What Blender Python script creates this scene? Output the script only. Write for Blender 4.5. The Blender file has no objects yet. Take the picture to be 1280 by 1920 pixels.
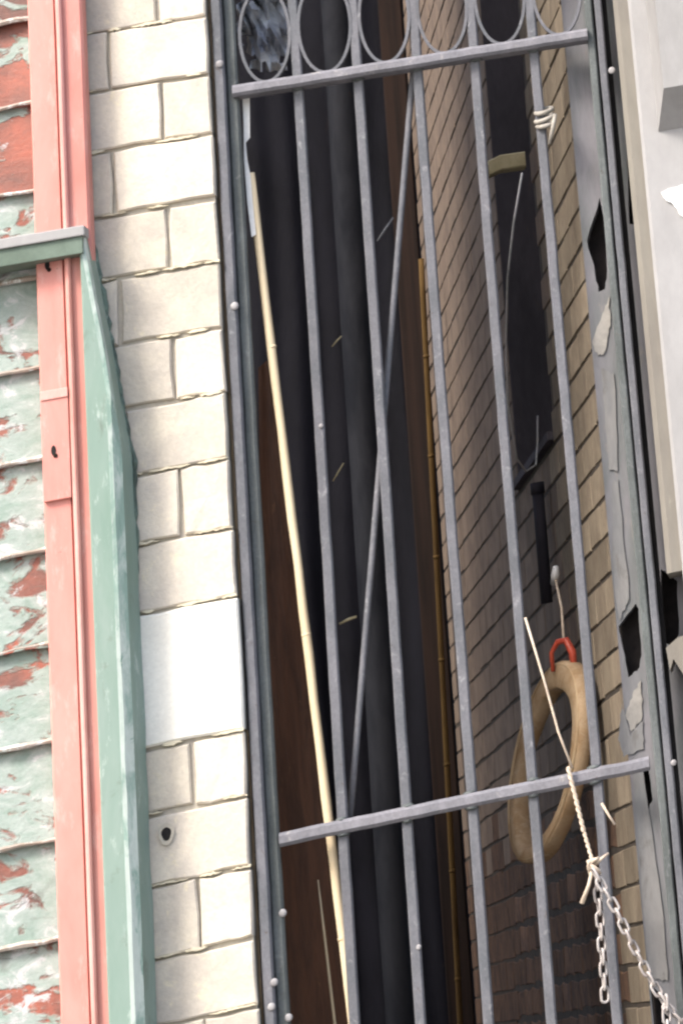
import bpy, bmesh, math, random
from mathutils import Vector, Matrix
from mathutils.geometry import tessellate_polygon
random.seed(7)
S = bpy.context.scene
COL = S.collection

# ---------------------------------------------------------------- camera
FPX, PX, PY = 7105.573, 2971.07, -1739.95           # the photograph is an off-centre crop: focal length and optical centre in pixels
RX = Vector((0.96615934, -0.16792170, -0.19580201)) # camera right
RD = Vector((-0.10703650, 0.42964980, -0.89662937)) # camera down
RF = Vector((0.23468982, 0.88724481, 0.39713642))   # camera forward
def ray(x, y): return RX*((x-PX)/FPX) + RD*((y-PY)/FPX) + RF
_r = ray(438, 960)
CAM = -_r*(10.0/_r.y); CAM.z = 1.6
def at(x, y, Y=0.0):
    r = ray(x, y); return CAM + r*((Y-CAM.y)/r.y)
def proj(p):
    v = Vector(p)-CAM; d = v.dot(RF)
    return PX+FPX*v.dot(RX)/d, PY+FPX*v.dot(RD)/d
def X(px, Y=0.0, py=960): return at(px, py, Y).x
def Z(px, py, Y=0.0): return at(px, py, Y).z

cd = bpy.data.cameras.new('camera'); cam = bpy.data.objects.new('camera', cd); COL.objects.link(cam)
m = Matrix((RX, -RD, -RF)).transposed().to_4x4(); m.translation = CAM; cam.matrix_world = m
cd.sensor_fit = 'VERTICAL'; cd.sensor_height = 24.0; cd.sensor_width = 24.0
cd.lens = FPX/1920*24.0
cd.shift_x = (640-PX)/1920; cd.shift_y = (PY-960)/1920
cd.clip_start = 0.1; cd.clip_end = 3000
S.camera = cam

# ---------------------------------------------------------------- sky, sun, exposure
SUN = Vector((-0.55, -0.62, 0.85)).normalized()     # towards the sun
w = bpy.data.worlds.new('World'); S.world = w; w.use_nodes = True
nt = w.node_tree; bg = nt.nodes['Background']
sky = nt.nodes.new('ShaderNodeTexSky'); sky.sky_type = 'NISHITA'; sky.sun_disc = False
sky.sun_elevation = math.asin(SUN.z); sky.sun_rotation = math.atan2(SUN.x, SUN.y)
sky.air_density = 1.2; sky.dust_density = 4.0; sky.ozone_density = 1.0
nt.links.new(sky.outputs[0], bg.inputs[0]); bg.inputs[1].default_value = 0.12
sl = bpy.data.lights.new('sun', 'SUN'); sl.energy = 1.5; sl.angle = math.radians(14); sl.color = (1.0, 0.95, 0.87)
so = bpy.data.objects.new('sun', sl); COL.objects.link(so); so.rotation_euler = SUN.to_track_quat('Z', 'Y').to_euler(); so.location = (-5, -6, 9)
S.view_settings.view_transform = 'Standard'; S.view_settings.look = 'None'
S.view_settings.exposure = 1.55; S.view_settings.gamma = 1.0
S.cycles.filter_width = 2.3
S.cycles.max_bounces = 8; S.cycles.use_denoising = True

# ---------------------------------------------------------------- helpers
WORLD = {}
def link(o, parent=None, loc=(0, 0, 0)):
    loc = Vector(loc); COL.objects.link(o); WORLD[o.name] = loc
    if parent:
        o.parent = parent; o.location = loc-WORLD[parent.name]
    else: o.location = loc
    return o
def mesh(name, vs, fs, mat, parent=None, loc=(0, 0, 0), smooth=False):
    me = bpy.data.meshes.new(name); L = Vector(loc)
    me.from_pydata([tuple(Vector(v)-L) for v in vs], [], fs)
    bm = bmesh.new(); bm.from_mesh(me); bmesh.ops.recalc_face_normals(bm, faces=bm.faces); bm.to_mesh(me); bm.free()
    for p in me.polygons: p.use_smooth = smooth
    me.materials.append(mat)
    return link(bpy.data.objects.new(name, me), parent, loc)
def thing(name, label, cat, loc=(0, 0, 0), group=None):
    o = bpy.data.objects.new(name, None); o.empty_display_size = 0.1
    link(o, None, loc); return tag(o, label, cat, group)
def tag(o, label, cat, group=None):
    o['label'] = label; o['category'] = cat
    if group: o['group'] = group
    return o
def struct(o): o['kind'] = 'structure'; return o
def stuff(o): o['kind'] = 'stuff'; return o

def box_geo(x0, x1, y0, y1, z0, z1):
    v = [(x, y, z) for x in (x0, x1) for y in (y0, y1) for z in (z0, z1)]
    f = [(0, 1, 3, 2), (4, 6, 7, 5), (0, 4, 5, 1), (2, 3, 7, 6), (0, 2, 6, 4), (1, 5, 7, 3)]
    return v, f
def box(name, x0, x1, y0, y1, z0, z1, mat, parent=None, bev=0.0):
    v, f = box_geo(x0, x1, y0, y1, z0, z1)
    o = mesh(name, v, f, mat, parent, ((x0+x1)/2, (y0+y1)/2, z0))
    if bev:
        bm = bmesh.new(); bm.from_mesh(o.data)
        bmesh.ops.bevel(bm, geom=bm.edges[:], offset=bev, segments=2, affect='EDGES', profile=0.6)
        bm.to_mesh(o.data); bm.free()
    return o
def prism(name, loops, y0, y1, mat, parent=None, to3=None, bev=0):
    """outline (and holes) in x,z extruded from y0 to y1"""
    to3 = to3 or (lambda a, b, y: (a, y, b))
    loops2 = [[Vector((a, b, 0)) for a, b in l] for l in loops]
    tris = tessellate_polygon(loops2)
    flat = [p for l in loops for p in l]; n = len(flat)
    vs = [to3(a, b, y0) for a, b in flat]+[to3(a, b, y1) for a, b in flat]
    fs = [tuple(t) for t in tris]+[tuple(i+n for i in t) for t in tris]
    k = 0
    for l in loops:
        L = len(l)
        for i in range(L):
            a, b = k+i, k+(i+1) % L
            fs.append((a, b, b+n, a+n))
        k += L
    c = Vector(vs[0])
    return mesh(name, vs, fs, mat, parent, c)
def frame_for(t):
    a = Vector((0, 0, 1)) if abs(t.z) < 0.9 else Vector((1, 0, 0))
    u = t.cross(a).normalized(); return u, u.cross(t).normalized()
def tube_geo(pts, rad, seg=8, closed=False):
    pts = [Vector(p) for p in pts]; n = len(pts); vs = []; fs = []; u = None
    for i, p in enumerate(pts):
        a = pts[(i-1) % n] if (closed or i > 0) else p
        b = pts[(i+1) % n] if (closed or i < n-1) else p
        t = (b-a).normalized()
        if u is None:
            u = frame_for(t)[0]; vv = t.cross(u)
        else:
            u = (u-t*u.dot(t)).normalized(); vv = t.cross(u)
        r = rad[i] if isinstance(rad, (list, tuple)) else rad
        for k in range(seg):
            th = 2*math.pi*k/seg
            vs.append(p+(u*math.cos(th)+vv*math.sin(th))*r)
    for i in range(n if closed else n-1):
        j = (i+1) % n
        for k in range(seg):
            l = (k+1) % seg
            fs.append((i*seg+k, i*seg+l, j*seg+l, j*seg+k))
    if not closed:
        fs.append(tuple(range(seg))); fs.append(tuple((n-1)*seg+k for k in range(seg)))
    return vs, fs
def tube(name, pts, rad, mat, parent=None, seg=8, closed=False):
    v, f = tube_geo(pts, rad, seg, closed)
    return mesh(name, v, f, mat, parent, pts[0], True)
def sweep_geo(pts, prof, U, V, closed=False):
    """profile in the fixed directions U,V carried along pts"""
    vs = []; fs = []; n = len(prof); N = len(pts)
    for p in pts:
        for a, b in prof: vs.append(Vector(p)+U*a+V*b)
    for i in range(N if closed else N-1):
        j = (i+1) % N
        for k in range(n):
            l = (k+1) % n; fs.append((i*n+k, i*n+l, j*n+l, j*n+k))
    if not closed: fs.append(tuple(range(n))); fs.append(tuple((N-1)*n+k for k in range(n)))
    return vs, fs
def rrect(a, b, c):
    return [(-a+c, -b), (a-c, -b), (a, -b+c), (a, b-c), (a-c, b), (-a+c, b), (-a, b-c), (-a, -b+c)]
UX, UY, UZ = Vector((1, 0, 0)), Vector((0, 1, 0)), Vector((0, 0, 1))
def iron_bar(name, x, y, z0, z1, wx, wy, mat, parent, wob=0.0012, bow=0.0):
    n = max(4, int((z1-z0)/0.05)); pts = []
    ph = random.uniform(0, 6)
    for i in range(n+1):
        t = i/n
        pts.append((x+bow*math.sin(math.pi*t)+wob*math.sin(ph+t*9)+random.uniform(-wob, wob)*0.5, y+random.uniform(-wob, wob), z0+(z1-z0)*t))
    v, f = sweep_geo(pts, rrect(wx/2, wy/2, min(wx, wy)*0.18), UX, UY)
    return mesh(name, v, f, mat, parent, (x, y, z0))
def rivet(parent, x, y, z, r, mat, name='rivet'):
    vs = []; fs = []; n = 10
    for k, (rr, d) in enumerate(((1, 0), (0.9, 0.25), (0.5, 0.4))):
        for i in range(n):
            a = 2*math.pi*i/n; vs.append((x+r*rr*math.cos(a), y-r*d, z+r*rr*math.sin(a)))
    for k in range(2):
        for i in range(n):
            j = (i+1) % n; fs.append((k*n+i, k*n+j, (k+1)*n+j, (k+1)*n+i))
    fs.append(tuple(range(2*n, 3*n)))
    return mesh(name, vs, fs, mat, parent, (x, y, z), True)

# ---------------------------------------------------------------- materials
def newmat(name):
    m = bpy.data.materials.new(name); m.use_nodes = True
    return m, m.node_tree, m.node_tree.nodes['Principled BSDF']
def N(nt, t, **kw):
    n = nt.nodes.new(t)
    for k, v in kw.items(): setattr(n, k, v)
    return n
def mixc(nt, fac, a, b, bt='MIX'):
    n = nt.nodes.new('ShaderNodeMix'); n.data_type = 'RGBA'; n.blend_type = bt
    for s, v in ((n.inputs[0], fac), (n.inputs[6], a), (n.inputs[7], b)):
        if isinstance(v, (float, int)): s.default_value = v
        elif isinstance(v, tuple): s.default_value = v if len(v) == 4 else (*v, 1)
        else: nt.links.new(v, s)
    return n.outputs[2]
def coords(nt, scale=(1, 1, 1), perobj=True, kind='Object'):
    tc = N(nt, 'ShaderNodeTexCoord'); mp = N(nt, 'ShaderNodeMapping'); mp.inputs['Scale'].default_value = scale
    nt.links.new(tc.outputs[kind], mp.inputs[0])
    if not perobj: return mp.outputs[0], None
    oi = N(nt, 'ShaderNodeObjectInfo'); ml = N(nt, 'ShaderNodeMath', operation='MULTIPLY'); ml.inputs[1].default_value = 37.0
    nt.links.new(oi.outputs['Random'], ml.inputs[0])
    ad = N(nt, 'ShaderNodeVectorMath', operation='ADD')
    nt.links.new(mp.outputs[0], ad.inputs[0]); nt.links.new(ml.outputs[0], ad.inputs[1])
    return ad.outputs[0], oi.outputs['Random']
def noise(nt, co, scale, detail=5, rough=0.6, dist=0.0):
    n = N(nt, 'ShaderNodeTexNoise'); n.inputs['Scale'].default_value = scale; n.inputs['Detail'].default_value = detail
    n.inputs['Roughness'].default_value = rough; n.inputs['Distortion'].default_value = dist
    nt.links.new(co, n.inputs['Vector']); return n.outputs['Fac']
def ramp(nt, fac, stops):
    r = N(nt, 'ShaderNodeValToRGB'); e = r.color_ramp.elements
    while len(e) < len(stops): e.new(0.5)
    for el, (p, c) in zip(e, stops):
        el.position = p; el.color = (c, c, c, 1) if isinstance(c, (float, int)) else (*c, 1)
    nt.links.new(fac, r.inputs[0]); return r.outputs[0]
def bump(nt, bsdf, h, strength, dist=0.004):
    b = N(nt, 'ShaderNodeBump'); b.inputs['Strength'].default_value = strength; b.inputs['Distance'].default_value = dist
    nt.links.new(h, b.inputs['Height']); nt.links.new(b.outputs[0], bsdf.inputs['Normal'])
def worn(name, base, second, third=None, sc=14, stretch=(1, 1, 1), lo=0.42, hi=0.62, rough=0.7, bmp=0.35, fine=90, metal=0.0, varied=0.0, third_at=(0.66, 0.72), perobj=True, spec=0.3, tex='Object'):
    m, nt, b = newmat(name); co, rnd = coords(nt, stretch, perobj, tex)
    n1 = noise(nt, co, sc, 6, 0.62, 0.4); c = mixc(nt, ramp(nt, n1, [(lo, 0.0), (hi, 1.0)]), base, second)
    if third:
        n2 = noise(nt, co, sc*2.3, 7, 0.7, 0.8); c = mixc(nt, ramp(nt, n2, [(third_at[0], 0.0), (third_at[1], 1.0)]), c, third)
    n3 = noise(nt, co, fine, 4, 0.7)
    c = mixc(nt, 0.22, c, ramp(nt, n3, [(0.3, 0.35), (0.7, 1.0)]), 'MULTIPLY')
    if varied and rnd is not None:
        c = mixc(nt, 1.0, c, ramp(nt, rnd, [(0.0, 1.0-varied), (1.0, 1.0)]), 'MULTIPLY')
    nt.links.new(c, b.inputs['Base Color']); b.inputs['Roughness'].default_value = rough; b.inputs['Metallic'].default_value = metal
    b.inputs['Specular IOR Level'].default_value = spec
    if bmp:
        h = mixc(nt, 0.5, n1, n3); bump(nt, b, h, bmp)
    return m
M = {}
M['cream'] = worn('cream_brick', (0.745, 0.675, 0.565), (0.60, 0.545, 0.48), (0.79, 0.71, 0.53), sc=9, lo=0.34, hi=0.60, rough=0.9, bmp=0.9, varied=0.20, third_at=(0.58, 0.70))
M['white_block'] = worn('whitewashed_block', (0.86, 0.84, 0.78), (0.81, 0.785, 0.72), None, sc=6, rough=0.8, bmp=0.15)
M['mortar'] = worn('pale_mortar', (0.46, 0.42, 0.365), (0.54, 0.50, 0.42), (0.32, 0.29, 0.25), sc=30, rough=0.95, perobj=False)
M['pointing'] = worn('cream_pointing', (0.70, 0.64, 0.49), (0.62, 0.56, 0.44), (0.50, 0.44, 0.35), sc=30, rough=0.95, perobj=False)
M['dark_mortar'] = worn('sooty_mortar', (0.075, 0.06, 0.05), (0.045, 0.04, 0.036), None, sc=20, rough=0.95, perobj=False)
M['tan_brick'] = worn('tan_brick', (0.315, 0.26, 0.195), (0.25, 0.20, 0.15), (0.13, 0.10, 0.08), sc=13, rough=0.9, varied=0.45, third_at=(0.60, 0.74))
M['brown_brick'] = worn('brown_brick', (0.215, 0.16, 0.122), (0.155, 0.115, 0.092), (0.27, 0.175, 0.115), sc=11, rough=0.9, varied=0.45, third_at=(0.60, 0.76))
M['red_brick'] = worn('eroded_red_brick', (0.20, 0.115, 0.075), (0.105, 0.066, 0.052), (0.32, 0.18, 0.09), sc=16, rough=0.95, varied=0.5, bmp=0.8, third_at=(0.58, 0.70))
def red_paint():
    m, nt, b = newmat('red_paint'); co, _ = coords(nt, (1, 1, 0.3), False); co2, _ = coords(nt, (1, 1, 0.8), False)
    n1 = noise(nt, co, 5, 6, 0.65, 0.4); n2 = noise(nt, co2, 42, 6, 0.75, 0.3); n3 = noise(nt, co, 30, 5, 0.7); n4 = noise(nt, co2, 3, 4, 0.6)
    c = mixc(nt, ramp(nt, n1, [(0.36, 0.0), (0.64, 1.0)]), (0.52, 0.19, 0.16), (0.60, 0.275, 0.24))
    c = mixc(nt, ramp(nt, n3, [(0.56, 0.0), (0.72, 0.6)]), c, (0.66, 0.40, 0.36))
    c = mixc(nt, ramp(nt, n4, [(0.52, 0.0), (0.72, 0.45)]), c, (0.36, 0.13, 0.10))
    c = mixc(nt, ramp(nt, n2, [(0.67, 0.0), (0.71, 1.0)]), c, (0.26, 0.13, 0.10))
    nt.links.new(c, b.inputs['Base Color']); b.inputs['Roughness'].default_value = 0.55; bump(nt, b, n2, 0.25, 0.003)
    return m
M['red'] = red_paint()
M['red_light'] = worn('pale_red_edge', (0.74, 0.40, 0.36), (0.66, 0.28, 0.24), None, sc=6, stretch=(1, 1, 0.3), rough=0.45, bmp=0.05)  # paler red, for the rib and the top strip of the plate
def iron(name, a, b2, chip_c):
    """old grey paint on iron: blotches, pale chips, rust freckles, grime"""
    m, nt, b = newmat(name); co, _ = coords(nt, (1, 1, 0.35)); co2, _ = coords(nt, (1, 1, 0.8))
    n1 = noise(nt, co, 18, 6, 0.65, 0.3); n2 = noise(nt, co2, 70, 5, 0.75, 0.4); n3 = noise(nt, co2, 34, 6, 0.7, 0.5); n4 = noise(nt, co2, 160, 3, 0.7); n5 = noise(nt, co, 5, 4, 0.6)
    c = mixc(nt, ramp(nt, n1, [(0.36, 0.0), (0.62, 1.0)]), a, b2)
    c = mixc(nt, ramp(nt, n5, [(0.45, 0.0), (0.68, 0.5)]), c, tuple(q*0.62 for q in a))
    c = mixc(nt, ramp(nt, n3, [(0.60, 0.0), (0.70, 0.55)]), c, chip_c)
    c = mixc(nt, ramp(nt, n2, [(0.64, 0.0), (0.70, 0.8)]), c, (0.075, 0.048, 0.036))
    c = mixc(nt, 0.35, c, ramp(nt, n4, [(0.32, 0.3), (0.68, 1.0)]), 'MULTIPLY')
    nt.links.new(c, b.inputs['Base Color']); b.inputs['Roughness'].default_value = 0.62; b.inputs['Specular IOR Level'].default_value = 0.35
    bump(nt, b, mixc(nt, 0.5, n3, n2), 0.55, 0.003)
    return m
M['iron'] = iron('grey_iron_paint', (0.165, 0.165, 0.188), (0.108, 0.115, 0.132), (0.34, 0.335, 0.355))
M['iron_green'] = iron('grey_green_iron', (0.135, 0.15, 0.155), (0.09, 0.102, 0.102), (0.25, 0.25, 0.265))
M['iron_light'] = iron('worn_iron_rail', (0.24, 0.235, 0.265), (0.17, 0.17, 0.195), (0.42, 0.40, 0.38))
M['bolt'] = worn('pale_bolt', (0.34, 0.33, 0.34), (0.22, 0.21, 0.22), None, sc=30, rough=0.45, bmp=0.2)
M['black'] = worn('shade_black', (0.012, 0.011, 0.013), (0.02, 0.018, 0.018), None, sc=10, rough=0.9)  # near-black colour standing in for shade in gaps, holes and the recess
M['cavity'] = worn('cavity_shade', (0.030, 0.025, 0.024), (0.018, 0.015, 0.016), (0.06, 0.05, 0.045), sc=14, rough=0.95, bmp=0.6)  # dark colour standing in for the shade inside the pier pockets
M['cane'] = worn('pale_cane', (0.72, 0.60, 0.42), (0.64, 0.51, 0.34), (0.44, 0.32, 0.20), sc=16, stretch=(1, 1, 0.12), rough=0.6, bmp=0.2, third_at=(0.68, 0.75))
M['brown_wood'] = worn('brown_board', (0.135, 0.062, 0.036), (0.085, 0.042, 0.027), (0.20, 0.10, 0.05), sc=12, stretch=(3, 3, 0.12), rough=0.6, bmp=0.3, third_at=(0.60, 0.72))
M['dark_wood'] = worn('dark_plank', (0.030, 0.020, 0.017), (0.018, 0.014, 0.013), (0.06, 0.034, 0.02), sc=12, stretch=(3, 3, 0.12), rough=0.9, bmp=0.3, spec=0.05)
M['slate'] = worn('slate_grey_reveal', (0.085, 0.076, 0.086), (0.058, 0.053, 0.060), (0.11, 0.085, 0.075), sc=7, stretch=(1, 1, 0.3), rough=0.85, bmp=0.4, third_at=(0.60, 0.72), spec=0.1)
M['bamboo'] = worn('old_bamboo', (0.13, 0.078, 0.028), (0.085, 0.05, 0.02), (0.045, 0.025, 0.014), sc=14, stretch=(1, 1, 0.2), rough=0.8, spec=0.1, bmp=0.2)
M['pipe'] = worn('dark_streak', (0.030, 0.027, 0.034), (0.018, 0.017, 0.022), (0.05, 0.036, 0.032), sc=8, stretch=(1, 1, 0.3), rough=0.7, bmp=0.2, spec=0.10)
M['far_pipe'] = worn('dark_far_pipe', (0.024, 0.025, 0.030), (0.013, 0.014, 0.018), (0.034, 0.028, 0.025), sc=8, stretch=(1, 1, 0.3), rough=0.7, bmp=0.2, spec=0.04)  # near-black grey of the two far pipes
M['back'] = worn('passage_shade_wall', (0.018, 0.017, 0.021), (0.013, 0.013, 0.017), (0.03, 0.022, 0.018), sc=3, rough=0.95, perobj=False)  # near-black colour carries the darkness of the passage's far end
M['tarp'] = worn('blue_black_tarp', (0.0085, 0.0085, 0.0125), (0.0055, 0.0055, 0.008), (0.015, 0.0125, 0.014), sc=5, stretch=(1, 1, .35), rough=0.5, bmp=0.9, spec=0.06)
M['render'] = worn('grey_render', (0.21, 0.205, 0.225), (0.15, 0.16, 0.165), (0.26, 0.235, 0.22), sc=12, stretch=(1, 1, 0.22), rough=0.85, bmp=0.4, third_at=(0.58, 0.72))
M['stone'] = worn('pale_stone', (0.215, 0.20, 0.175), (0.18, 0.165, 0.148), (0.26, 0.245, 0.21), sc=4, stretch=(1.5, 1.5, 0.4), rough=0.8, bmp=0.2, fine=30)
M['patch'] = worn('sunlit_render', (0.33, 0.315, 0.295), (0.25, 0.24, 0.23), None, sc=12, rough=0.9, bmp=0.5)  # pale colour standing in for sunlight on the pier edge
M['render2'] = worn('mottled_render', (0.23, 0.225, 0.225), (0.17, 0.175, 0.185), (0.15, 0.145, 0.14), sc=9, stretch=(1, 1, 0.3), rough=0.9, bmp=0.5, third_at=(0.55, 0.66))
M['stone_cool'] = worn('cool_white_paint', (0.33, 0.325, 0.33), (0.28, 0.275, 0.275), None, sc=3, stretch=(1, 1, 0.5), rough=0.6, bmp=0.1, fine=20)
M['white'] = worn('white_paint', (0.82, 0.82, 0.82), (0.72, 0.72, 0.73), None, sc=6, rough=0.5, bmp=0.1)
M['ring'] = worn('tan_hide', (0.40, 0.29, 0.185), (0.31, 0.205, 0.115), (0.46, 0.37, 0.27), sc=16, rough=0.85, spec=0.15, bmp=0.35, third_at=(0.55, 0.75))
M['ring_edge'] = worn('pale_hide_edge', (0.42, 0.31, 0.19), (0.33, 0.22, 0.12), None, sc=12, rough=0.6)
M['orange'] = worn('orange_plastic', (0.50, 0.085, 0.045), (0.36, 0.055, 0.035), None, sc=20, rough=0.4, bmp=0.05)
M['cord'] = worn('pale_cord', (0.62, 0.52, 0.42), (0.50, 0.40, 0.32), None, sc=60, rough=0.8)
M['chain'] = worn('pale_chain', (0.46, 0.43, 0.42), (0.34, 0.30, 0.285), (0.22, 0.165, 0.14), sc=40, rough=0.4, bmp=0.1, metal=0.15)
M['block'] = worn('weathered_timber', (0.58, 0.49, 0.30), (0.46, 0.38, 0.22), None, sc=20, rough=0.8)
M['wire'] = worn('dull_wire', (0.36, 0.335, 0.30), (0.26, 0.24, 0.21), None, sc=40, rough=0.5)
M['plastic'] = worn('white_plastic', (0.70, 0.72, 0.76), (0.34, 0.36, 0.42), (0.80, 0.78, 0.70), sc=14, rough=0.35, bmp=0.3)
M['paving'] = worn('paving', (0.25, 0.24, 0.22), (0.20, 0.19, 0.18), None, sc=0.8, rough=0.9, perobj=False)
M['wallfill'] = worn('plain_building_wall', (0.52, 0.47, 0.38), (0.44, 0.40, 0.33), None, sc=2, rough=0.9, perobj=False)

def peeling(name, gl, gh, wl):
    """red paint under flaking grey-green paint, whitish bare spots and grime"""
    m, nt, b = newmat(name); co, rnd = coords(nt, (0.8, 1, 1.25))
    n1 = noise(nt, co, 11, 7, 0.6, 0.5); n2 = noise(nt, co, 17, 7, 0.62, 0.7); n3 = noise(nt, co, 8, 6, 0.6, 0.5); n4 = noise(nt, co, 90, 5, 0.75)
    red = mixc(nt, ramp(nt, n3, [(0.38, 0.0), (0.62, 1.0)]), (0.31, 0.085, 0.052), (0.13, 0.055, 0.042))
    grn = mixc(nt, ramp(nt, n2, [(0.36, 0.0), (0.64, 1.0)]), (0.205, 0.28, 0.245), (0.34, 0.385, 0.37))
    c = mixc(nt, ramp(nt, n1, [(gl, 0.0), (gh, 1.0)]), red, grn)
    c = mixc(nt, ramp(nt, n2, [(wl, 0.0), (wl+0.06, 1.0)]), c, (0.44, 0.45, 0.46))
    c = mixc(nt, ramp(nt, n3, [(0.62, 0.0), (0.72, 0.6)]), c, (0.07, 0.055, 0.05))
    c = mixc(nt, 0.25, c, ramp(nt, n4, [(0.3, 0.3), (0.7, 1.0)]), 'MULTIPLY')
    nt.links.new(c, b.inputs['Base Color']); b.inputs['Roughness'].default_value = 0.5
    bump(nt, b, mixc(nt, 0.4, ramp(nt, n1, [(gl, 0.0), (gh, 1.0)]), n4), 0.7, 0.006)
    return m
M['peel_red'] = peeling('flaking_red_board', 0.52, 0.57, 0.62)
M['peel_green'] = peeling('flaking_green_board', 0.41, 0.47, 0.57)
M['bead'] = worn('worn_lit_bead', (0.42, 0.37, 0.33), (0.28, 0.23, 0.19), (0.62, 0.66, 0.66), sc=12, rough=0.5, bmp=0.5, third_at=(0.52, 0.6))  # whitish wear that also paints the highlight along each lap

def green_sheet():
    m, nt, b = newmat('green_sheet'); co, _ = coords(nt, (1, 1, 0.25), False); co2, _ = coords(nt, (1, 1, 0.6), False)
    n1 = noise(nt, co, 7, 6, 0.65, 0.5); n2 = noise(nt, co, 30, 7, 0.75, 0.3); n3 = noise(nt, co2, 14, 6, 0.7, 0.6); n4 = noise(nt, co2, 60, 5, 0.75)
    c = mixc(nt, ramp(nt, n1, [(0.35, 0.0), (0.65, 1.0)]), (0.15, 0.235, 0.195), (0.215, 0.285, 0.255))
    c = mixc(nt, ramp(nt, n2, [(0.56, 0.0), (0.68, 0.9)]), c, (0.37, 0.44, 0.41))
    c = mixc(nt, ramp(nt, n3, [(0.58, 0.0), (0.70, 0.55)]), c, (0.10, 0.125, 0.10))
    c = mixc(nt, ramp(nt, n4, [(0.68, 0.0), (0.73, 0.8)]), c, (0.12, 0.09, 0.07))
    nt.links.new(c, b.inputs['Base Color']); b.inputs['Roughness'].default_value = 0.48; bump(nt, b, n3, 0.2, 0.004)
    return m
M['green'] = green_sheet()
M['green_bar'] = worn('dull_green_bar', (0.15, 0.20, 0.165), (0.11, 0.15, 0.12), (0.22, 0.27, 0.24), sc=10, rough=0.5, bmp=0.15)
M['green_worn'] = worn('scuffed_green_fold', (0.26, 0.37, 0.32), (0.50, 0.57, 0.53), (0.22, 0.33, 0.28), sc=16, stretch=(1, 1, 0.35), lo=0.44, hi=0.54, rough=0.4, bmp=0.2, third_at=(0.58, 0.64))
M['green_dark'] = worn('dark_green_edge', (0.12, 0.17, 0.14), (0.05, 0.07, 0.06), (0.26, 0.34, 0.30), sc=22, stretch=(1, 1, 0.6), rough=0.6, bmp=0.3, third_at=(0.55, 0.66))  # darker green, used along the tapered edge

# ---------------------------------------------------------------- setting: ground
g = struct(mesh('pavement', [(-600, -600, 0), (600, -600, 0), (600, 600, 0), (-600, 600, 0)], [(0, 1, 2, 3)], M['paving']))
g['label'] = 'grey street paving in front of the gate'

# ---------------------------------------------------------------- pieces of wall
def brick_mesh(name, w, h, d, mat, ch=0.006, jit=0.003, nx=4, nz=2):
    """front face at y=0 looking to -y, chamfered, with an uneven outline"""
    r = lambda k=1.0: random.uniform(-jit, jit)*k
    ring = [(-1+2*i/nx, -1) for i in range(nx)]+[(1, -1+2*i/nz) for i in range(nz)]+[(1-2*i/nx, 1) for i in range(nx)]+[(-1, 1-2*i/nz) for i in range(nz)]
    n = len(ring); off = [(r(), r()) for _ in ring]; vs = []; fs = []
    for (y, e, k) in ((d, 0, 0), (ch, 0, 1), (0, ch, 1)):
        for (a, b), (ox, oz) in zip(ring, off):
            vs.append((a*(w/2-e)+ox*k, y+r(.4)*k, b*(h/2-e)+oz*k))
    for q in (0, n):
        for i in range(n):
            t = (i+1) % n; fs.append((q+i, q+t, q+n+t, q+n+i))
    vs.append((r(2), r(.5), r(1))); c = len(vs)-1
    for i in range(n): fs.append((2*n+i, 2*n+(i+1) % n, c))
    me = bpy.data.meshes.new(name); me.from_pydata(vs, [], fs); me.materials.append(mat)
    bm = bmesh.new(); bm.from_mesh(me); bmesh.ops.recalc_face_normals(bm, faces=bm.faces); bm.to_mesh(me); bm.free()
    return me
_bc = {}
def brick(parent, w, h, d, mat, loc, rz=0.0, name='brick', ch=0.004, jit=0.0028, nx=4, nz=2):
    key = (round(w, 3), round(h, 3), d, mat.name, random.randint(0, 3))
    if key not in _bc: _bc[key] = brick_mesh(name, w, h, d, mat, ch, jit, nx, nz)
    o = bpy.data.objects.new(name, _bc[key]); link(o, parent, loc); o.rotation_euler = (random.uniform(-.004, .004), random.uniform(-.004, .004), rz+random.uniform(-.004, .004))
    return o
def poly_block(name, xy, z0, z1, mat, parent=None):
    n = len(xy); vs = [(x, y, z0) for x, y in xy]+[(x, y, z1) for x, y in xy]
    fs = [tuple(range(n)), tuple(range(n, 2*n))]+[(i, (i+1) % n, (i+1) % n+n, i+n) for i in range(n)]
    return mesh(name, vs, fs, mat, parent, (xy[0][0], xy[0][1], z0))

SPL = 0.1664                                        # the passage bears to the left
DW = Vector((-math.sin(SPL), math.cos(SPL), 0)); NW = Vector((-math.cos(SPL), -math.sin(SPL), 0))

# ---------------------------------------------------------------- left building with cream brick pier
XPR = X(192, 0)                                     # right edge of the red post on the wall
LB = thing('brick_building', 'cream brick building with a bright pier beside the iron gate', 'building', (-1.0, 0.5, 0))
poly_block('wall', [(-7, 0.012), (-0.006, 0.012), (-0.006, 0.3), (-0.006+DW.x*1.6, 1.7), (-7, 1.7)], 0, 6.6, M['mortar'], LB)
jy = [30, 137, 251, 371, 490, 614, 734, 859, 989, 1117, 1244, 1369, 1491, 1625, 1759, 1885]
jx = [386, 394, 397, 407, 412, 420, 427, 431, 439, 443, 450, 459, 467, 471, 475, 483]
jz = [Z(a, b) for a, b in zip(jx, jy)]
step = (jz[0]-jz[-1])/(len(jz)-1)
tops = [jz[0]+step*k for k in range(6, 0, -1)]+jz+[jz[-1]-step*k for k in range(1, 6)]
XH = X(338, 0, 930); XS = X(214, 0, 340)            # joint beside the header, joint beside the stretcher
XL = -1.2
GAP = 0.009
i0 = 6
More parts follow.
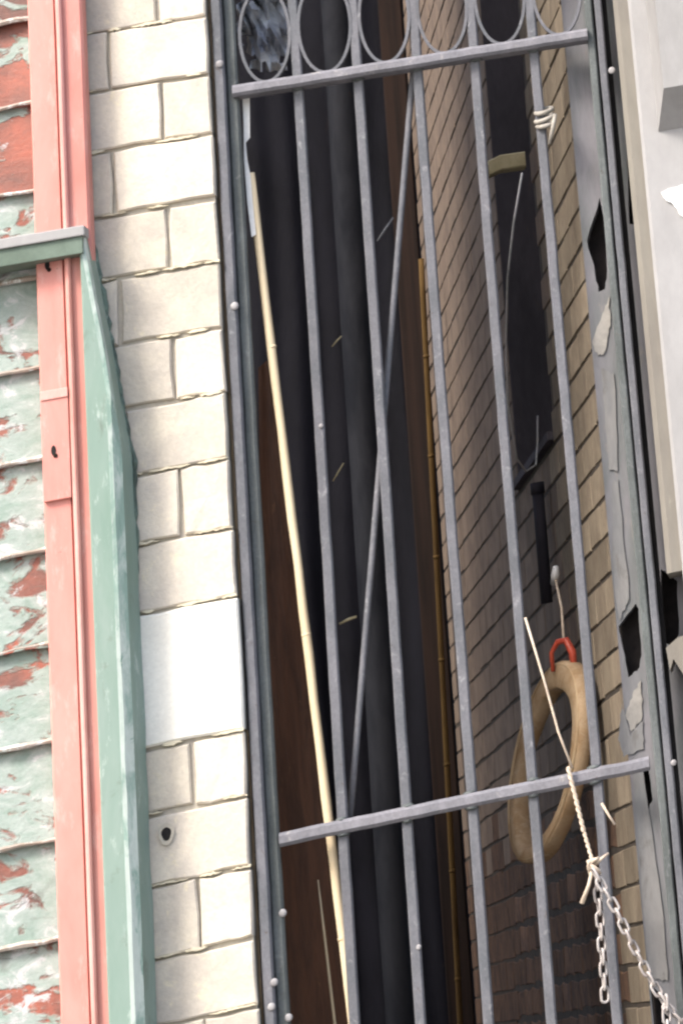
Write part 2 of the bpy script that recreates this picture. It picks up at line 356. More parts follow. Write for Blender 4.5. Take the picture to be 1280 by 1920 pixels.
for i in range(len(tops)-1):
    zt, zb = tops[i], tops[i+1]; k = i-i0+1          # k = 1 is the course under the first measured joint
    if k == 10:
        o = brick(LB, abs(XS), tops[i]-tops[i+2]-GAP, 0.09, M['white_block'], (XS/2, -0.004, (tops[i]+tops[i+2])/2), name='whitewashed_block', ch=0.005, jit=0.002)
        o['label'] = 'double-height whitewashed block in the brick pier'
        xs = [XS, XS-0.30]
    elif k == 11: xs = [XS, XS-0.30]
    elif k % 2 == 1: xs = [0, XS, XS-0.14] if k != 0 else [0, XS]
    else: xs = [0, XH, XH-0.27]
    for a, b in zip(xs[1:], xs[:-1]):
        j = random.uniform(-.004, .004)
        brick(LB, b-a-GAP+random.uniform(-.002, .002), zt-zb-GAP+random.uniform(-.003, .003), 0.09, M['cream'], ((a+b)/2, random.uniform(-.003, .003), (zt+zb)/2+random.uniform(-.001, .001)))
# ragged pointing squeezed out of the bed joints
vs = []; fs = []
for zj in tops:
    if abs(zj-tops[i0+10]) < .01: continue
    x = XS-.1; run = 0
    while x < -.004:
        L = random.uniform(.03, .11); n = int(L/.008)+2
        if random.random() < .72:
            b = len(vs); th = random.uniform(.002, .0052)
            for t in range(n+1):
                e = max(0.0, math.sin(math.pi*t/n))**.5; xx = min(x+L*t/n, -.002); hh = th*e*random.uniform(.5, 1.3)+.0004; zc = zj+.0028+random.uniform(-.0015, .0015)
                vs += [(xx, .009, zc+hh), (xx, -.0055*e+.002, zc+hh*.6), (xx, -.0055*e+.002, zc-hh*.7), (xx, .009, zc-hh)]
            for t in range(n):
                for q in range(3): fs.append((b+t*4+q, b+t*4+q+1, b+t*4+5+q, b+t*4+4+q))
        x += L+random.uniform(0, .05)
stuff(mesh('pointing', vs, fs, M['pointing'], LB, (XS, 0, tops[-1])))
# fixing hole in the pier
hx, _, hz = at(313, 1564)
hv = []; hf = []
for kk, (rr, yy) in enumerate(((0.0175, -0.0085), (0.011, -0.0085), (0.010, 0.0))):
    for t in range(14):
        a = 2*math.pi*t/14; hv.append((hx+rr*math.cos(a)*(1+.12*math.sin(3*a)), yy, hz+1.35*rr*math.sin(a)))
for kk in range(2):
    for t in range(14): hf.append((kk*14+t, kk*14+(t+1) % 14, (kk+1)*14+(t+1) % 14, (kk+1)*14+t))
mesh('pipe_stub', hv, hf, M['mortar'], LB, (hx, 0, hz))
prism('hole', [[(hx+0.0105*math.cos(t*.45), hz+0.0145*math.sin(t*.45)) for t in range(14)]], -0.0068, 0.0, M['black'], LB)  # black disc in the stub paints the shade of its hole

# ---------------------------------------------------------------- boarded shop front left of the red post
YB = -0.03
z_a, z_b = Z(20, 45, YB), Z(20, 1782, YB); per = (z_a-z_b)/10
BX1 = X(100, YB); BX0 = -2.2
SF = thing('boarded_shopfront', 'lapped boards with flaking red and green paint left of the red post', 'boarding', (BX0, YB, 0.0))
zbar = Z(0, 490, YB)
for k in range(-5, 16):
    zb = z_a-per*k; zt = zb+per
    if zb < 0.2: continue
    mat = M['peel_red'] if (zb+zt)/2 > zbar+0.05 else M['peel_green']
    # tilted board: lower edge stands out
    prof = [(YB+0.012, zt+0.01), (YB-0.008, zb), (YB+0.010, zb), (YB+0.035, zt+0.01)]
    nx = 26; vs = []; fs = []
    for t in range(nx+1):
        x = BX0+(BX1-BX0)*t/nx
        for q, (y, z) in enumerate(prof): vs.append((x, y+(random.uniform(-.003, .003) if q < 2 else 0), z+(random.uniform(-.004, .004) if q in (1, 2) else 0)))
    for t in range(nx):
        for q in range(4): fs.append((t*4+q, t*4+(q+1) % 4, t*4+4+(q+1) % 4, t*4+4+q))
    fs += [(0, 1, 2, 3), tuple(nx*4+q for q in range(4))]
    bo = mesh('board', vs, fs, mat, SF, (BX0, YB, zb))
    n = 40
    pts = [(BX0+(BX1-BX0)*t/n, YB-0.008+random.uniform(-.002, .002), zb+0.004+random.uniform(-.003, .003)) for t in range(n+1)]
    v, f = tube_geo(pts, [random.uniform(.003, .008) for _ in pts], 6)
    mesh('bead', v, f, M['bead'], bo, (BX0, YB, zb))

# ---------------------------------------------------------------- red post
YP = -0.085
RP = thing('red_post', 'tall red painted steel post with raised rib at the shop front', 'post', (X(110, YP), YP, 0))
xa, xr0, xr1, xb = X(83, YP), X(139, YP), X(151, YP), X(190, YP)
def extrude_xy(name, xy, z0, z1, mat, parent): return poly_block(name, xy, z0, z1, mat, parent)
extrude_xy('flange', [(xa, YP+.06), (xa, YP+.004), (xa+.004, YP), (xr0-.006, YP), (xr0-.005, YP+.010), (xr0, YP+.012), (xr0+.001, YP+.002), (xr1, YP+.002), (xb-.006, YP+.004), (xb, YP+.01), (xb, YP+.06)], 0, 5.2, M['red'], RP)
n = 40; pts = [((xr0+xr1)/2+random.uniform(-.0006, .0006), YP-.004, 5.2*t/n) for t in range(n+1)]
v, f = sweep_geo(pts, rrect((xr1-xr0)/2-.0005, .010, .0045), UX, UY); mesh('rib', v, f, M['red_light'], RP, (xr0, YP, 0))
zs1, zs0 = Z(100, 733, YP), Z(110, 938, YP)
SPp = box('splice_plate', xa+.002, xr0-.002, YP-.012, YP+.003, zs0, zs1, M['red'], RP, 0.002)
box('edge_strip', xa+.003, xr0-.002, YP-.0155, YP-.010, zs1-.020, zs1+.001, M['red_light'], SPp, 0.0015)
for (bx, by, yy) in ((101, 845, YP-.012), (89, 497, YP)):
    p = at(bx, by, yy)
    prism('bolt_hole', [[(p.x+0.0055*math.cos(t*.523), p.z+.012*math.sin(t*.523)) for t in range(12)]], yy-.0012, yy+.003, M['black'], RP)  # black oval painting the shade of a hole in the post
    rivet(RP, p.x+.004, yy-.001, p.z-.012, .005, M['dark_wood'], 'bolt')

# ---------------------------------------------------------------- green sheet-metal surround
YG = -0.12
GS = thing('green_surround', 'green folded sheet-metal casing with flat top bar beside the red post', 'casing', (X(215, YG), YG, 0))
zt0 = Z(180, 430, YG); xg0 = -2.2
xt = X(176, YG)                                    # right end of the bar
gb = box('top_bar', xg0, xt, YG-.012, YG+.09, zt0-.052, zt0-.012, M['green_bar'], GS, 0.002)
xt2 = xt+.006
box('ledge', xg0, xt2, YG-.020, YG+.095, zt0-.012, zt0+.012, M['iron_light'] if False else M['stone_cool'], gb, 0.003)
# folded cheek: flat face, scuffed fold, bevelled return to the wall; the upper end tapers
xl = X(168, YG); xf = X(212, YG); xw = X(256, -0.004)
ztop = zt0-.012; zm = Z(250, 870, -0.004)
nz = 46; zz = [ztop-(ztop)*t/nz for t in range(nz+1)]
zz = [ztop+(0.0-ztop)*t/nz for t in range(nz+1)]
def xedge(z):
    if z >= zm: return (xt+.004)+(xw-(xt+.004))*((ztop-z)/(ztop-zm))
    return xw
def cheek(name, cols, mat, parent):
    vs = []; fs = []; C = len(cols(zz[0]))
    for z in zz:
        for (x, y) in cols(z): vs.append((x, y, z))
    for i in range(nz):
        for c in range(C):
            d = (c+1) % C; fs.append((i*C+c, i*C+d, (i+1)*C+d, (i+1)*C+c))
    fs += [tuple(range(C)), tuple(nz*C+c for c in range(C))]
    return mesh(name, vs, fs, mat, parent, (xl, YG, 0))
def xfold(z): return min(xf, xedge(z)-.010)
rj = [random.uniform(-.0018, .0018) for _ in range(400)]
def cj(z): return rj[int(z*60) % 400]
cheek('face', lambda z: [(xl, YG+.03), (xl, YG+.004), (xl+.004, YG), (xfold(z)-.004, YG+cj(z)*.6), (xfold(z)-.004, YG+.03)], M['green'], GS)
cheek('fold', lambda z: [(xfold(z)-.004, YG+.012), (xfold(z)-.004, YG-.0005+cj(z)*.6), (xfold(z)+.004+abs(cj(z)), YG+.002+cj(z)), (xfold(z)+.010+.6*(min(.02, xedge(z)-.002-xfold(z)-.010)), YG+.02+cj(z)), (xfold(z)+.008, YG+.03)], M['green_worn'], GS)
cheek('return', lambda z: [(xfold(z)+.006, YG+.035), (xfold(z)+.009, YG+.021), (xedge(z)+cj(z), -0.012), (xedge(z)-.004, -.006)], M['green'], GS)
n = 40
pts = [(xedge(zz[0]+(zm-.25-zz[0])*t/n)+random.uniform(-.003, .003), -.012, zz[0]+(zm-.25-zz[0])*t/n) for t in range(n+1)]
v, f = tube_geo(pts, [random.uniform(.004, .009)*(1 if t < 32 else (40-t)/8+.05) for t in range(n+1)], 6); mesh('edge', v, f, M['green_dark'], GS, pts[0])

# ---------------------------------------------------------------- right building: passage wall, pier, pale pilaster
YR = 0.16
XC = X(1133, YR)                                    # corner of the passage wall
YR = 0.20; XC = X(1142, YR); W0 = Vector((XC, YR, 0))
WLEN = 5.1
RB = thing('brick_wall', 'brown brick side wall receding into the dark passage', 'wall', (XC, YR, 0))
core0 = W0-NW*0.0028; core1 = core0+DW*WLEN
def walls(px, py):
    r_ = ray(px, py); p_ = CAM+r_*((W0-CAM).dot(NW)/r_.dot(NW)); return (p_-W0).dot(DW), p_.z
RS0, RS1 = walls(1010, 500)[0], walls(938, 500)[0]; RZS = walls(1004, 872)[1]      # tall recess in the wall and its sill
def core(sa, sb, z0, z1, dep, mat, name='wall'):
    a_ = core0+DW*sa; b_ = core0+DW*sb
    return poly_block(name, [(a_.x, a_.y), (b_.x, b_.y), (b_.x-NW.x*dep, b_.y-NW.y*dep), (a_.x-NW.x*dep, a_.y-NW.y*dep)], z0, z1, mat, RB)
core(.0, RS0, 0, 6.6, .40, M['dark_mortar']); core(RS0+.0005, RS1-.0005, 0, RZS-.002, .40, M['dark_mortar']); core(RS1, WLEN, 0, 6.6, .40, M['dark_mortar'])
def reveal(name, s_a, s_b, o0, o1, z0, z1, mat):
    c_ = [W0+DW*s_a-NW*o0, W0+DW*s_b-NW*o0, W0+DW*s_b-NW*o1, W0+DW*s_a-NW*o1]
    return poly_block(name, [(q.x, q.y) for q in c_], z0, z1, mat, RB)
reveal('recess_jamb', RS1-.012, RS1-.001, .002, .39, RZS+.02, 6.5, M['slate'])
reveal('recess_back', RS0-.05, RS1+.05, .405, .43, RZS-.1, 6.5, M['black'])  # back panel with the recess's shade put into its colour
reveal('sill', RS0-.012, RS1+.0, -.018, .39, RZS, RZS+.022, M['slate'])
CH = 0.088
RZ = SPL-math.pi/2
cands = []
kk = int(1.05/CH)
while kk*CH < 6.0:
    z = (kk+.5)*CH; s = 0.0; first = True
    while s < WLEN-.02:
        if z > RZS and s < RS0 < s+.12: s = RS1
        if z > RZS and RS0-.001 < s < RS1: s = RS1
        L = 0.23 if not first else (0.23 if kk % 2 else 0.115)
        first = False
        L = min(L, WLEN-s)
        if z > RZS and s < RS0 < s+L: L = RS0-s
        c = W0+DW*(s+L/2); c.z = z
        px, py = proj(c)
        cands.append((s, L, z, px, py)); s += L
    kk += 1
def pxsize(c):
    s, L, z, px, py = c
    a = W0+DW*s; b = W0+DW*(s+L); a.z = b.z = z
    pa, pb = proj(a), proj(b)
    return -abs(pa[0]-pb[0])
vis = sorted([c for c in cands if -20 < c[4] < 1950 and c[3] < 1230], key=pxsize)
keep = set(id(c) for c in vis[:285])
vs, fs = [], []
vs2, fs2 = [], []
vs3, fs3 = [], []
for c in cands:
    s, L, z, px, py = c
    p = W0+DW*(s+L/2)+NW*random.uniform(-.0005, .0012); p.z = z+random.uniform(-.002, .002)
    near = s < 0.95+0.12*math.sin(z*5)
    low = z < 2.35
    low = z < 2.02+.05*math.sin(s*9) and s > .42
    mat = M['red_brick'] if low else M['tan_brick'] if near else M['brown_brick']
    w_, h_ = L-.005, CH-.0085
    if id(c) in keep:
        brick(RB, w_, h_, 0.05, mat, p, RZ, jit=.0012 if not low else .005, ch=.0018 if not low else .007, nx=2, nz=1)
    else:
        me = brick_mesh('b', w_+random.uniform(-.004, .004), h_+random.uniform(-.003, .003), 0.05, mat, .0018, .0012, 2, 1)
        R = Matrix.Rotation(RZ, 4, 'Z'); tv, tf = (vs3, fs3) if low else (vs, fs) if near else (vs2, fs2); n0 = len(tv)
        tv += [R @ v.co+p for v in me.vertices]; tf += [tuple(i+n0 for i in q.vertices) for q in me.polygons]
        bpy.data.meshes.remove(me)
for tv, tf, mt in ((vs, fs, M['tan_brick']), (vs2, fs2, M['brown_brick']), (vs3, fs3, M['red_brick'])):
    if tv: stuff(mesh('far_bricks', tv, tf, mt, RB, W0))

# passage back wall
back = poly_block('back_wall', [(-6.0, 6.15), (0.6, 6.05), (0.6, 6.5), (-6.0, 6.5)], 0, 6.6, M['back']); tag(back, 'wall closing the far end of the passage, coloured near black for shade', 'wall')

# grey rendered pier behind the right gate post, with broken-out pockets
YF = 0.13
PIER = thing('rendered_pier', 'grey rendered pier with broken dark pockets behind the right gate post', 'pier', (X(1185, YF), YF, 0))
xp0 = X(1136, YF); xp1 = X(1236, YF)+.02
def uv(px, py, Y=YF):
    p = at(px, py, Y); return (p.x, p.z)
def ragged(pts, n=4, jx=1.1, jy=2.4):
    out = []
    for (a, b) in zip(pts, pts[1:]+pts[:1]):
        for k in range(n):
            f = k/n; out.append((a[0]+(b[0]-a[0])*f+random.uniform(-jx, jx), a[1]+(b[1]-a[1])*f+random.uniform(-jy, jy)))
    return out
pockets = [[(1124, 372), (1099, 452), (1112, 500), (1122, 548), (1134, 540), (1138, 505), (1130, 405)],
           [(1191, 1132), (1158, 1172), (1167, 1214), (1178, 1268), (1198, 1252), (1201, 1230), (1196, 1140)],
           [(1174, 296), (1180, 420), (1209, 415), (1214, 306), (1196, 318)],
           [(1238, 1066), (1243, 1205), (1262, 1214), (1272, 1190), (1268, 1088)],
           [(1214, 1430), (1203, 1445), (1214, 1520), (1222, 1500)],
           [(1216, 1850), (1226, 1932), (1258, 1932), (1250, 1866)]]
outer = [(xp0, 0.0), (X(1290, YF)+.03, 0.0), (X(1290, YF)+.03, 6.0), (xp0, 6.0)]
prism('render_face', [outer]+[[(max(xp0+.004, uv(*q)[0]), uv(*q)[1]) for q in ragged(pk)] for pk in pockets], YF, YF+.055, M['render'], PIER)
box('cavity_shade_back', xp0+.003, X(1290, YF)+.06, YF+.062, YF+.07, 0, 6, M['cavity'], PIER)  # dark sheet whose colour gives the pockets their shade
# pier edge pieces: pale ones paint sunlit bits, the others are mottled render
def chip(pts, y0, mat, name='render_patch', t=.004):
    out = []
    for (a, b) in zip(pts, pts[1:]+pts[:1]):
        for k in range(6):
            f = k/6; out.append(uv(a[0]+(b[0]-a[0])*f+random.uniform(-1.6, 1.6), a[1]+(b[1]-a[1])*f+random.uniform(-3, 3)))
    return prism(name, [out], YF-y0-t, YF-.0015, mat, PIER)
chip([(1141, 556), (1128, 590), (1110, 640), (1120, 668), (1135, 660), (1143, 610)], 0, M['patch'])
chip([(1201, 1275), (1186, 1300), (1172, 1340), (1182, 1372), (1204, 1350)], 0, M['patch'])
chip([(1126, 690), (1128, 715), (1140, 880), (1158, 885), (1150, 700)], 0, M['render2'])
chip([(1165, 1318), (1158, 1385), (1168, 1420), (1206, 1405), (1204, 1352), (1182, 1378)], 0, M['render2'])
chip([(1146, 905), (1158, 900), (1180, 1120), (1160, 1165), (1150, 1100)], 0, M['render2'])
chip([(1186, 1450), (1204, 1440), (1240, 1700), (1252, 1840), (1216, 1830), (1200, 1640)], 0, M['render2'])

# pale stone pilaster of the right building
YS = -0.04
SB = thing('stone_building', 'pale grey painted stone building right of the gate', 'building', (X(1290, YS)+.4, .4, 0))
x0 = X(1238, YS)
xs1 = X(1268, YS)
poly_block('wall', [(X(1262, .1), .19), (6, .19), (6, 1.0), (X(1290, .2)+.7, 1.0)], 0, 6.6, M['stone'], SB)
poly_block('pilaster', [(x0, .12), (x0, YS+.012), (x0+.012, YS), (xs1, YS), (xs1, .12)], 2.2 if False else Z(1250, 1075, YS), 6, M['stone'], SB)
pb = poly_block('pilaster_panel', [(xs1, .12), (xs1, YS-.012), (xs1+.008, YS-.02), (2.6, YS-.02), (2.6, .12)], 0, 6, M['stone_cool'], SB)
# lower part of the pilaster, set back and weathered
poly_block('weathered_base', [(X(1258, .04), .12), (X(1258, .04)+.004, .05), (xs1-.001, .04), (xs1-.001, .12)], 0, Z(1250, 1215, .04), M['render'], SB)
# broken stone lug under the upper pocket and the stepped ledge with shaded underside
zl = Z(1260, 258, YS-.02)
led = [(X(1232, YS-.02, 200), zl)]
lg = prism('ledge', [[uv(1233, 236, YS-.02), uv(1247, 176, YS-.02), (2.6, Z(1247, 168, YS-.02)), (2.6, uv(1236, 262, YS-.02)[1])]], YS-.022, YS-.021, M['stone'], SB)
lv = []
xq0 = uv(1226, 150, YS-.12)[0]; zq = Z(1245, 165, YS-.12)
mesh('overhang', [(xq0+.02, YS-.12, zq), (2.6, YS-.12, zq), (2.6, YS-.021, zq-.085), (xq0-.006, YS-.021, zq-.085), (xq0+.02, YS-.12, zq+1.9), (2.6, YS-.12, zq+1.9), (2.6, YS-.021, zq+1.9), (xq0-.006, YS-.021, zq+1.9)],
     [(0, 1, 2, 3), (4, 5, 6, 7), (0, 1, 5, 4), (1, 2, 6, 5), (2, 3, 7, 6), (3, 0, 4, 7)], M['stone_cool'], SB, (xq0, YS, zq))
bpy.data.objects.remove(lg)
prism('white_patch', [[uv(a, b, YS-.02) for a, b in ragged([(1238, 362), (1262, 352), (1300, 340), (1420, 316), (1420, 400), (1300, 425), (1274, 404), (1262, 384), (1248, 376)], 5, .8, 1.5)]], YS-.026, YS-.0205, M['white'], SB)
prism('stone_lug', [[uv(1178, 283, .05), uv(1190, 268, .05), uv(1215, 276, .05), uv(1216, 300, .05), uv(1204, 296, .05), uv(1199, 312, .05), uv(1190, 298, .05), uv(1184, 308, .05)]], .03, .12, M['stone'], SB)
prism('stone_lug', [[uv(1248, 1216, .03), uv(1270, 1196, .03), uv(1290, 1190, .03), uv(1290, 1280, .03), uv(1262, 1236, .03), uv(1256, 1258, .03)]], .01, .12, M['stone'], SB)

# ---------------------------------------------------------------- iron gate
YI = 0.055
ztr = Z(464, 168, YI); zlr = Z(534, 1590, YI); zlr = (zlr+Z(1216, 1415, YI))/2
ztr = (ztr+Z(1096, 72, YI))/2
zbot, zhead = 0.12, 4.62
GATE = thing('iron_gate', 'grey wrought iron gate of vertical bars closing the narrow passage', 'gate', (X(830, YI), YI, 0.1))
xsl = X(480, YI); xsr = X(1190, YI)
pxs = [606, 727, 843, 958, 1073]; bxs = [X(p, YI) for p in pxs]
st_l = iron_bar('stile', xsl, YI, zbot, zhead, .027, .03, M['iron_green'], GATE)
st_r = iron_bar('stile', xsr, YI, zbot, zhead, .019, .03, M['iron_green'], GATE)
for i, bx in enumerate(bxs):
    iron_bar('bar', bx, YI+.004, zbot, zhead, .0235, .020, M['iron'], GATE, bow=(.002, -.003, .002, -.002, .004)[i])
def rail(x0, x1, z, h, d, y):
    n = 24; pts = [(x0+(x1-x0)*t/n, y+random.uniform(-.0008, .0008), z+random.uniform(-.0008, .0008)) for t in range(n+1)]
    v, f = sweep_geo(pts, rrect(d/2, h/2, .007), UY, UZ)
    return mesh('rail', v, f, M['iron_light'], GATE, (x0, y, z))
rail(xsl+.002, xsr-.008, ztr, .028, .066, YI-.004)
rail(xsl+.014, at(1215, 1412, YI).x, zlr, .030, .030, YI-.006)
rail(xsl, xsr, zbot+.03, .03, .03, YI-.005)
rail(xsl, xsr, zhead-.02, .03, .03, YI-.005)
# row of flat hoops above the upper rail
edges = [xsl+.012]+bxs+[xsr-.006]
for a, b in zip(edges[:-1], edges[1:]):
    cx = (a+b)/2; rx = (b-a)/2-.007; rz = .122; cz = ztr+.011+rz
    vs = []; fs = []; n = 40
    for t in range(n):
        th = 2*math.pi*t/n
        for (dr, dy) in ((0, -.009), (0, .009), (-.0075, .009), (-.0075, -.009)):
            vs.append((cx+(rx+dr)*math.cos(th), YI+.002+dy, cz+(rz+dr)*math.sin(th)))
    for t in range(n):
        u = (t+1) % n
        for q in range(4): fs.append((t*4+q, t*4+(q+1) % 4, u*4+(q+1) % 4, u*4+q))
    mesh('hoop', vs, fs, M['iron'], GATE, (cx, YI, cz))
rail(xsl, xsr, ztr+.283, .026, .05, YI-.004)
# lumpy welds where the bars meet the rails
for zr, hh, dd in ((ztr, .014, .033), (zlr, .015, .015)):
    for bx in bxs:
        for sg in (-1, 1):
            vs = []; fs = []; c_ = Vector((bx+random.uniform(-.002, .002), YI-.008, zr+sg*(hh+.001)))
            for a in range(4):
                for b in range(8):
                    th = math.pi*(a+.5)/4; ph = 6.283*b/8; q = random.uniform(.75, 1.2)
                    vs.append(c_+Vector((.0155*q*math.sin(th)*math.cos(ph), .009*q*math.sin(th)*math.sin(ph), .0055*q*math.cos(th))))
            for a in range(3):
                for b in range(8): fs.append((a*8+b, a*8+(b+1) % 8, a*8+8+(b+1) % 8, a*8+8+b))
            fs += [tuple(range(8)), tuple(range(24, 32))]
            mesh('weld', vs, fs, M['iron_green'], GATE, c_, True)
# slanting brace rod behind the bars
pa, pb_ = at(776, 110, YI+.03), at(655, 1545, YI+.03)
tube('brace', [pa+(pb_-pa)*t for t in (-.04, 0, .2, .45, .7, .9, 1.0)], .0078, M['iron'], GATE)
for (px, py, pr) in ((601, 798, .006), (784, 1776, .006), (530, 1712, .009), (541, 1908, .009)):
    p = at(px, py, YI-.015); rivet(GATE, p.x, YI-.015 if px in (530, 541) else YI-.007, p.z, pr, M['bolt'])
# fixed posts either side
def post(px, y, wx, wy, label, bolts, mat):
    T = thing('gate_post', label, 'post', (X(px, y), y, 0), 'gate posts')
    iron_bar('shaft', X(px, y), y, 0, 5.4, wx, wy, mat, T)
    if px < 600: box('shade_strip', .0005, .030, y+.02, y+.03, 0, 5.4, M['black'], T)  # black strip added so the gap beside the brick reads as shade
    else: box('shade_strip', X(1195, .07), X(1225, .07), .072, .082, 0, 5.4, M['black'], T)  # black strip added for the dark gap beside the right post
    for bx, by, r in bolts:
        p = at(bx, by, y-wy/2); rivet(T, p.x, y-wy/2-.0005, p.z, r, M['bolt'], 'bolt')
post(457, .03, .024, .03, 'lilac-grey iron gate post bolted against the cream brick pier', [(440, 574, .010), (412, 120, .010), (514, 1842, .009), (509, 1888, .009)], M['iron'])
post(1209, .04, .018, .03, 'grey iron gate post against the grey rendered pier on the right', [(1139, 218, .009) if False else (1146, 132, .009), (1262, 1430, .007)], M['iron'])

# ---------------------------------------------------------------- things in the passage
def wallp(px, py, off=0.0):
    """point of the passage wall plane, moved off it into the passage"""
    r = ray(px, py); o = W0+NW*off
    return CAM+r*((o-CAM).dot(NW)/r.dot(NW))
def extend_down(a, b, z=0.0):
    return a+(b-a)*((z-a.z)/(b.z-a.z))

# leaning brown board
b0, b1, b2, b3 = at(484, 690, .42), at(500, 676, .42), at(650, 1925, .62), at(500, 1925, .62)
b2 = extend_down(b1, b2, .02); b3 = extend_down(b0, b3, .02)
nx, nzz = 6, 30; vs = []; fs = []; th = Vector((.004, .022, 0))
for j in range(nzz+1):
    for i in range(nx+1):
        l = b0+(b3-b0)*(j/nzz); r_ = b1+(b2-b1)*(j/nzz)
        vs.append(l+(r_-l)*(i/nx)+Vector((0, .002*math.sin(j*.7+i), 0)))
nv = len(vs); vs += [v+th for v in vs]
for j in range(nzz):
    for i in range(nx):
        a = j*(nx+1)+i; q = (a, a+1, a+nx+2, a+nx+1); fs += [q, tuple(k+nv for k in q)]
    for i in (0, nx):
        a = j*(nx+1)+i; fs.append((a, a+nx+1, a+nx+1+nv, a+nv))
for i in range(nx):
    for a in (i, nzz*(nx+1)+i): fs.append((a, a+1, a+1+nv, a+nv))
tag(mesh('leaning_board', vs, fs, M['brown_wood'], None, b3), 'reddish brown wooden board leaning inside the gate', 'board')

# pale pole in front of the board
p0, p1 = at(470, 325, .085), at(662, 1925, .11); p2 = extend_down(p0, p1, .01)
n = 34; d = (p2-p0)
pts = [p0+d*(t/n)+Vector((random.uniform(-.0012, .0012), 0, 0)) for t in range(n+1)]
pole = thing('pale_pole', 'long straight pale timber pole slanting behind the gate', 'pole', p2)
tube('shaft', pts, [.0105+.0006*math.sin(t*1.9) for t in range(n+1)], M['cane'], pole)
for t in (.12, .31, .5): tube('knot', [p0+d*(t-.0012), p0+d*t, p0+d*(t+.0012)], [.0106, .0116, .0106], M['cane'], pole)
# thin stick low on the board
s0, s1 = at(596, 1650, .40), at(628, 1925, .44); s2 = extend_down(s0, s1, .01)
tag(tube('thin_stick', [s0, s0+(s1-s0)*.4, s1, s2], [.0015, .003, .0035, .004], M['cane']), 'thin pale stick standing against the brown board', 'stick')

# torn white strip beside the left stile; lower end paints the pole's highlight
vs = []; fs = []
outl = [(452, 160), (466, 175), (467, 258), (459, 268), (462, 300), (468, 330), (472, 380), (478, 440), (470, 445), (462, 380), (456, 300), (455, 230)]
tag(prism('plastic_strip', [[uv(a+2, b, .075) for a, b in outl]], .072, .075, M['white']), 'torn white strip beside the left gate stile, lower end a painted pole highlight', 'plastic strip')
# crumpled plastic behind the first hoop
vs = []; fs = []; G = 12
for j in range(G+1):
    for i in range(G+1):
        c = at(445+i*9+random.uniform(-3, 3), -60+j*16+random.uniform(-4, 4), .5+random.uniform(-.05, .05)); vs.append(c)
for j in range(G):
    for i in range(G):
        a = j*(G+1)+i; e = ((i-6)/6.5)**2+((j-5.5)/6.5)**2
        if e < 1.0+random.uniform(-.35, .1): fs += [(a, a+1, a+G+2), (a, a+G+2, a+G+1)]
cp = mesh('plastic_bag', vs, fs, M['plastic'], None, vs[80])
mo = cp.modifiers.new('thickness', 'SOLIDIFY'); mo.thickness = .004
tag(cp, 'crumpled grey-white plastic behind the leftmost hoop of the gate', 'plastic bag')
tube('tie', [vs[80], vs[80]+Vector((-.02, .05, .35)), vs[80]+Vector((-.25, .06, .9))], .003, M['dark_wood'], cp)

# dark tarpaulin hanging in folds across the far end
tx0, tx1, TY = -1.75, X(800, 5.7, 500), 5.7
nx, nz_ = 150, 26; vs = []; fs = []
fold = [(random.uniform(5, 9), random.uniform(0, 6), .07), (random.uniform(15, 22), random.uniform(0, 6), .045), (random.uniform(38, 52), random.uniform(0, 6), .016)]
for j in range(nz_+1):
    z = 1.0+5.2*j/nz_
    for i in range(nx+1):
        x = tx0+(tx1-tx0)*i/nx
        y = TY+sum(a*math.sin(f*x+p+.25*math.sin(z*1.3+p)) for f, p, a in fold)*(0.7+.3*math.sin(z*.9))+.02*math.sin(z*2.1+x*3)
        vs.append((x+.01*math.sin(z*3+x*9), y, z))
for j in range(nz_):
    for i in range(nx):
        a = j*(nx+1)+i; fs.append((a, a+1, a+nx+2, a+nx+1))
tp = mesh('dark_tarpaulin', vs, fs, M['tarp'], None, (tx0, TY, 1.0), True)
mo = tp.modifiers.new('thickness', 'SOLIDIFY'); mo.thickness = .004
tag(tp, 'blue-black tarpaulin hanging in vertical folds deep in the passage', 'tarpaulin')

# far end: drain pipe, plank, bamboo
def vpole(name, px, py, Y, r, mat, label, cat, z1=6.0, seg=14):
    x = X(px, Y, py); n = 18; Y = Y
    T = thing(name, label, cat, (x, Y, 0))
    tube('shaft', [(x+random.uniform(-.002, .002), Y, z1*t/n) for t in range(n+1)], r, mat, T, seg)
    return T, x
T, x = vpole('drain_pipe', 648, 300, 5.25, .055, M['far_pipe'], 'dim grey drain pipe at the dark far end of the passage', 'pipe')
tube('collar', [(x, 5.25, 5.6), (x, 5.25, 5.69)], .060, M['far_pipe'], T, 14)
T, x = vpole('thin_drain_pipe', 728, 1500, 5.3, .03, M['far_pipe'], 'thin dark pipe beside the brown plank deep in the passage', 'pipe')
xk0, xk1 = X(742, 4.9, 500), X(786, 4.9, 500)
tag(box('upright_plank', xk0, xk1, 4.9, 4.94, 0, 6.1, M['dark_wood'], None, .004), 'dark brown upright plank deep in the passage', 'plank')
q0, q1 = at(789, 485, 4.3), at(862, 1915, 4.5); q2 = extend_down(q0, q1, .01)
bam = thing('bamboo_cane', 'yellow-brown bamboo cane standing deep in the passage', 'cane', q2)
n = 30; tube('shaft', [q0+(q2-q0)*(t/n) for t in range(n+1)], .0095, M['bamboo'], bam)
for t in range(1, 12): c = q0+(q2-q0)*(t/12); dd = (q2-q0).normalized()*.006; tube('node', [c-dd, c, c+dd], [.0095, .0115, .0095], M['bamboo'], bam)

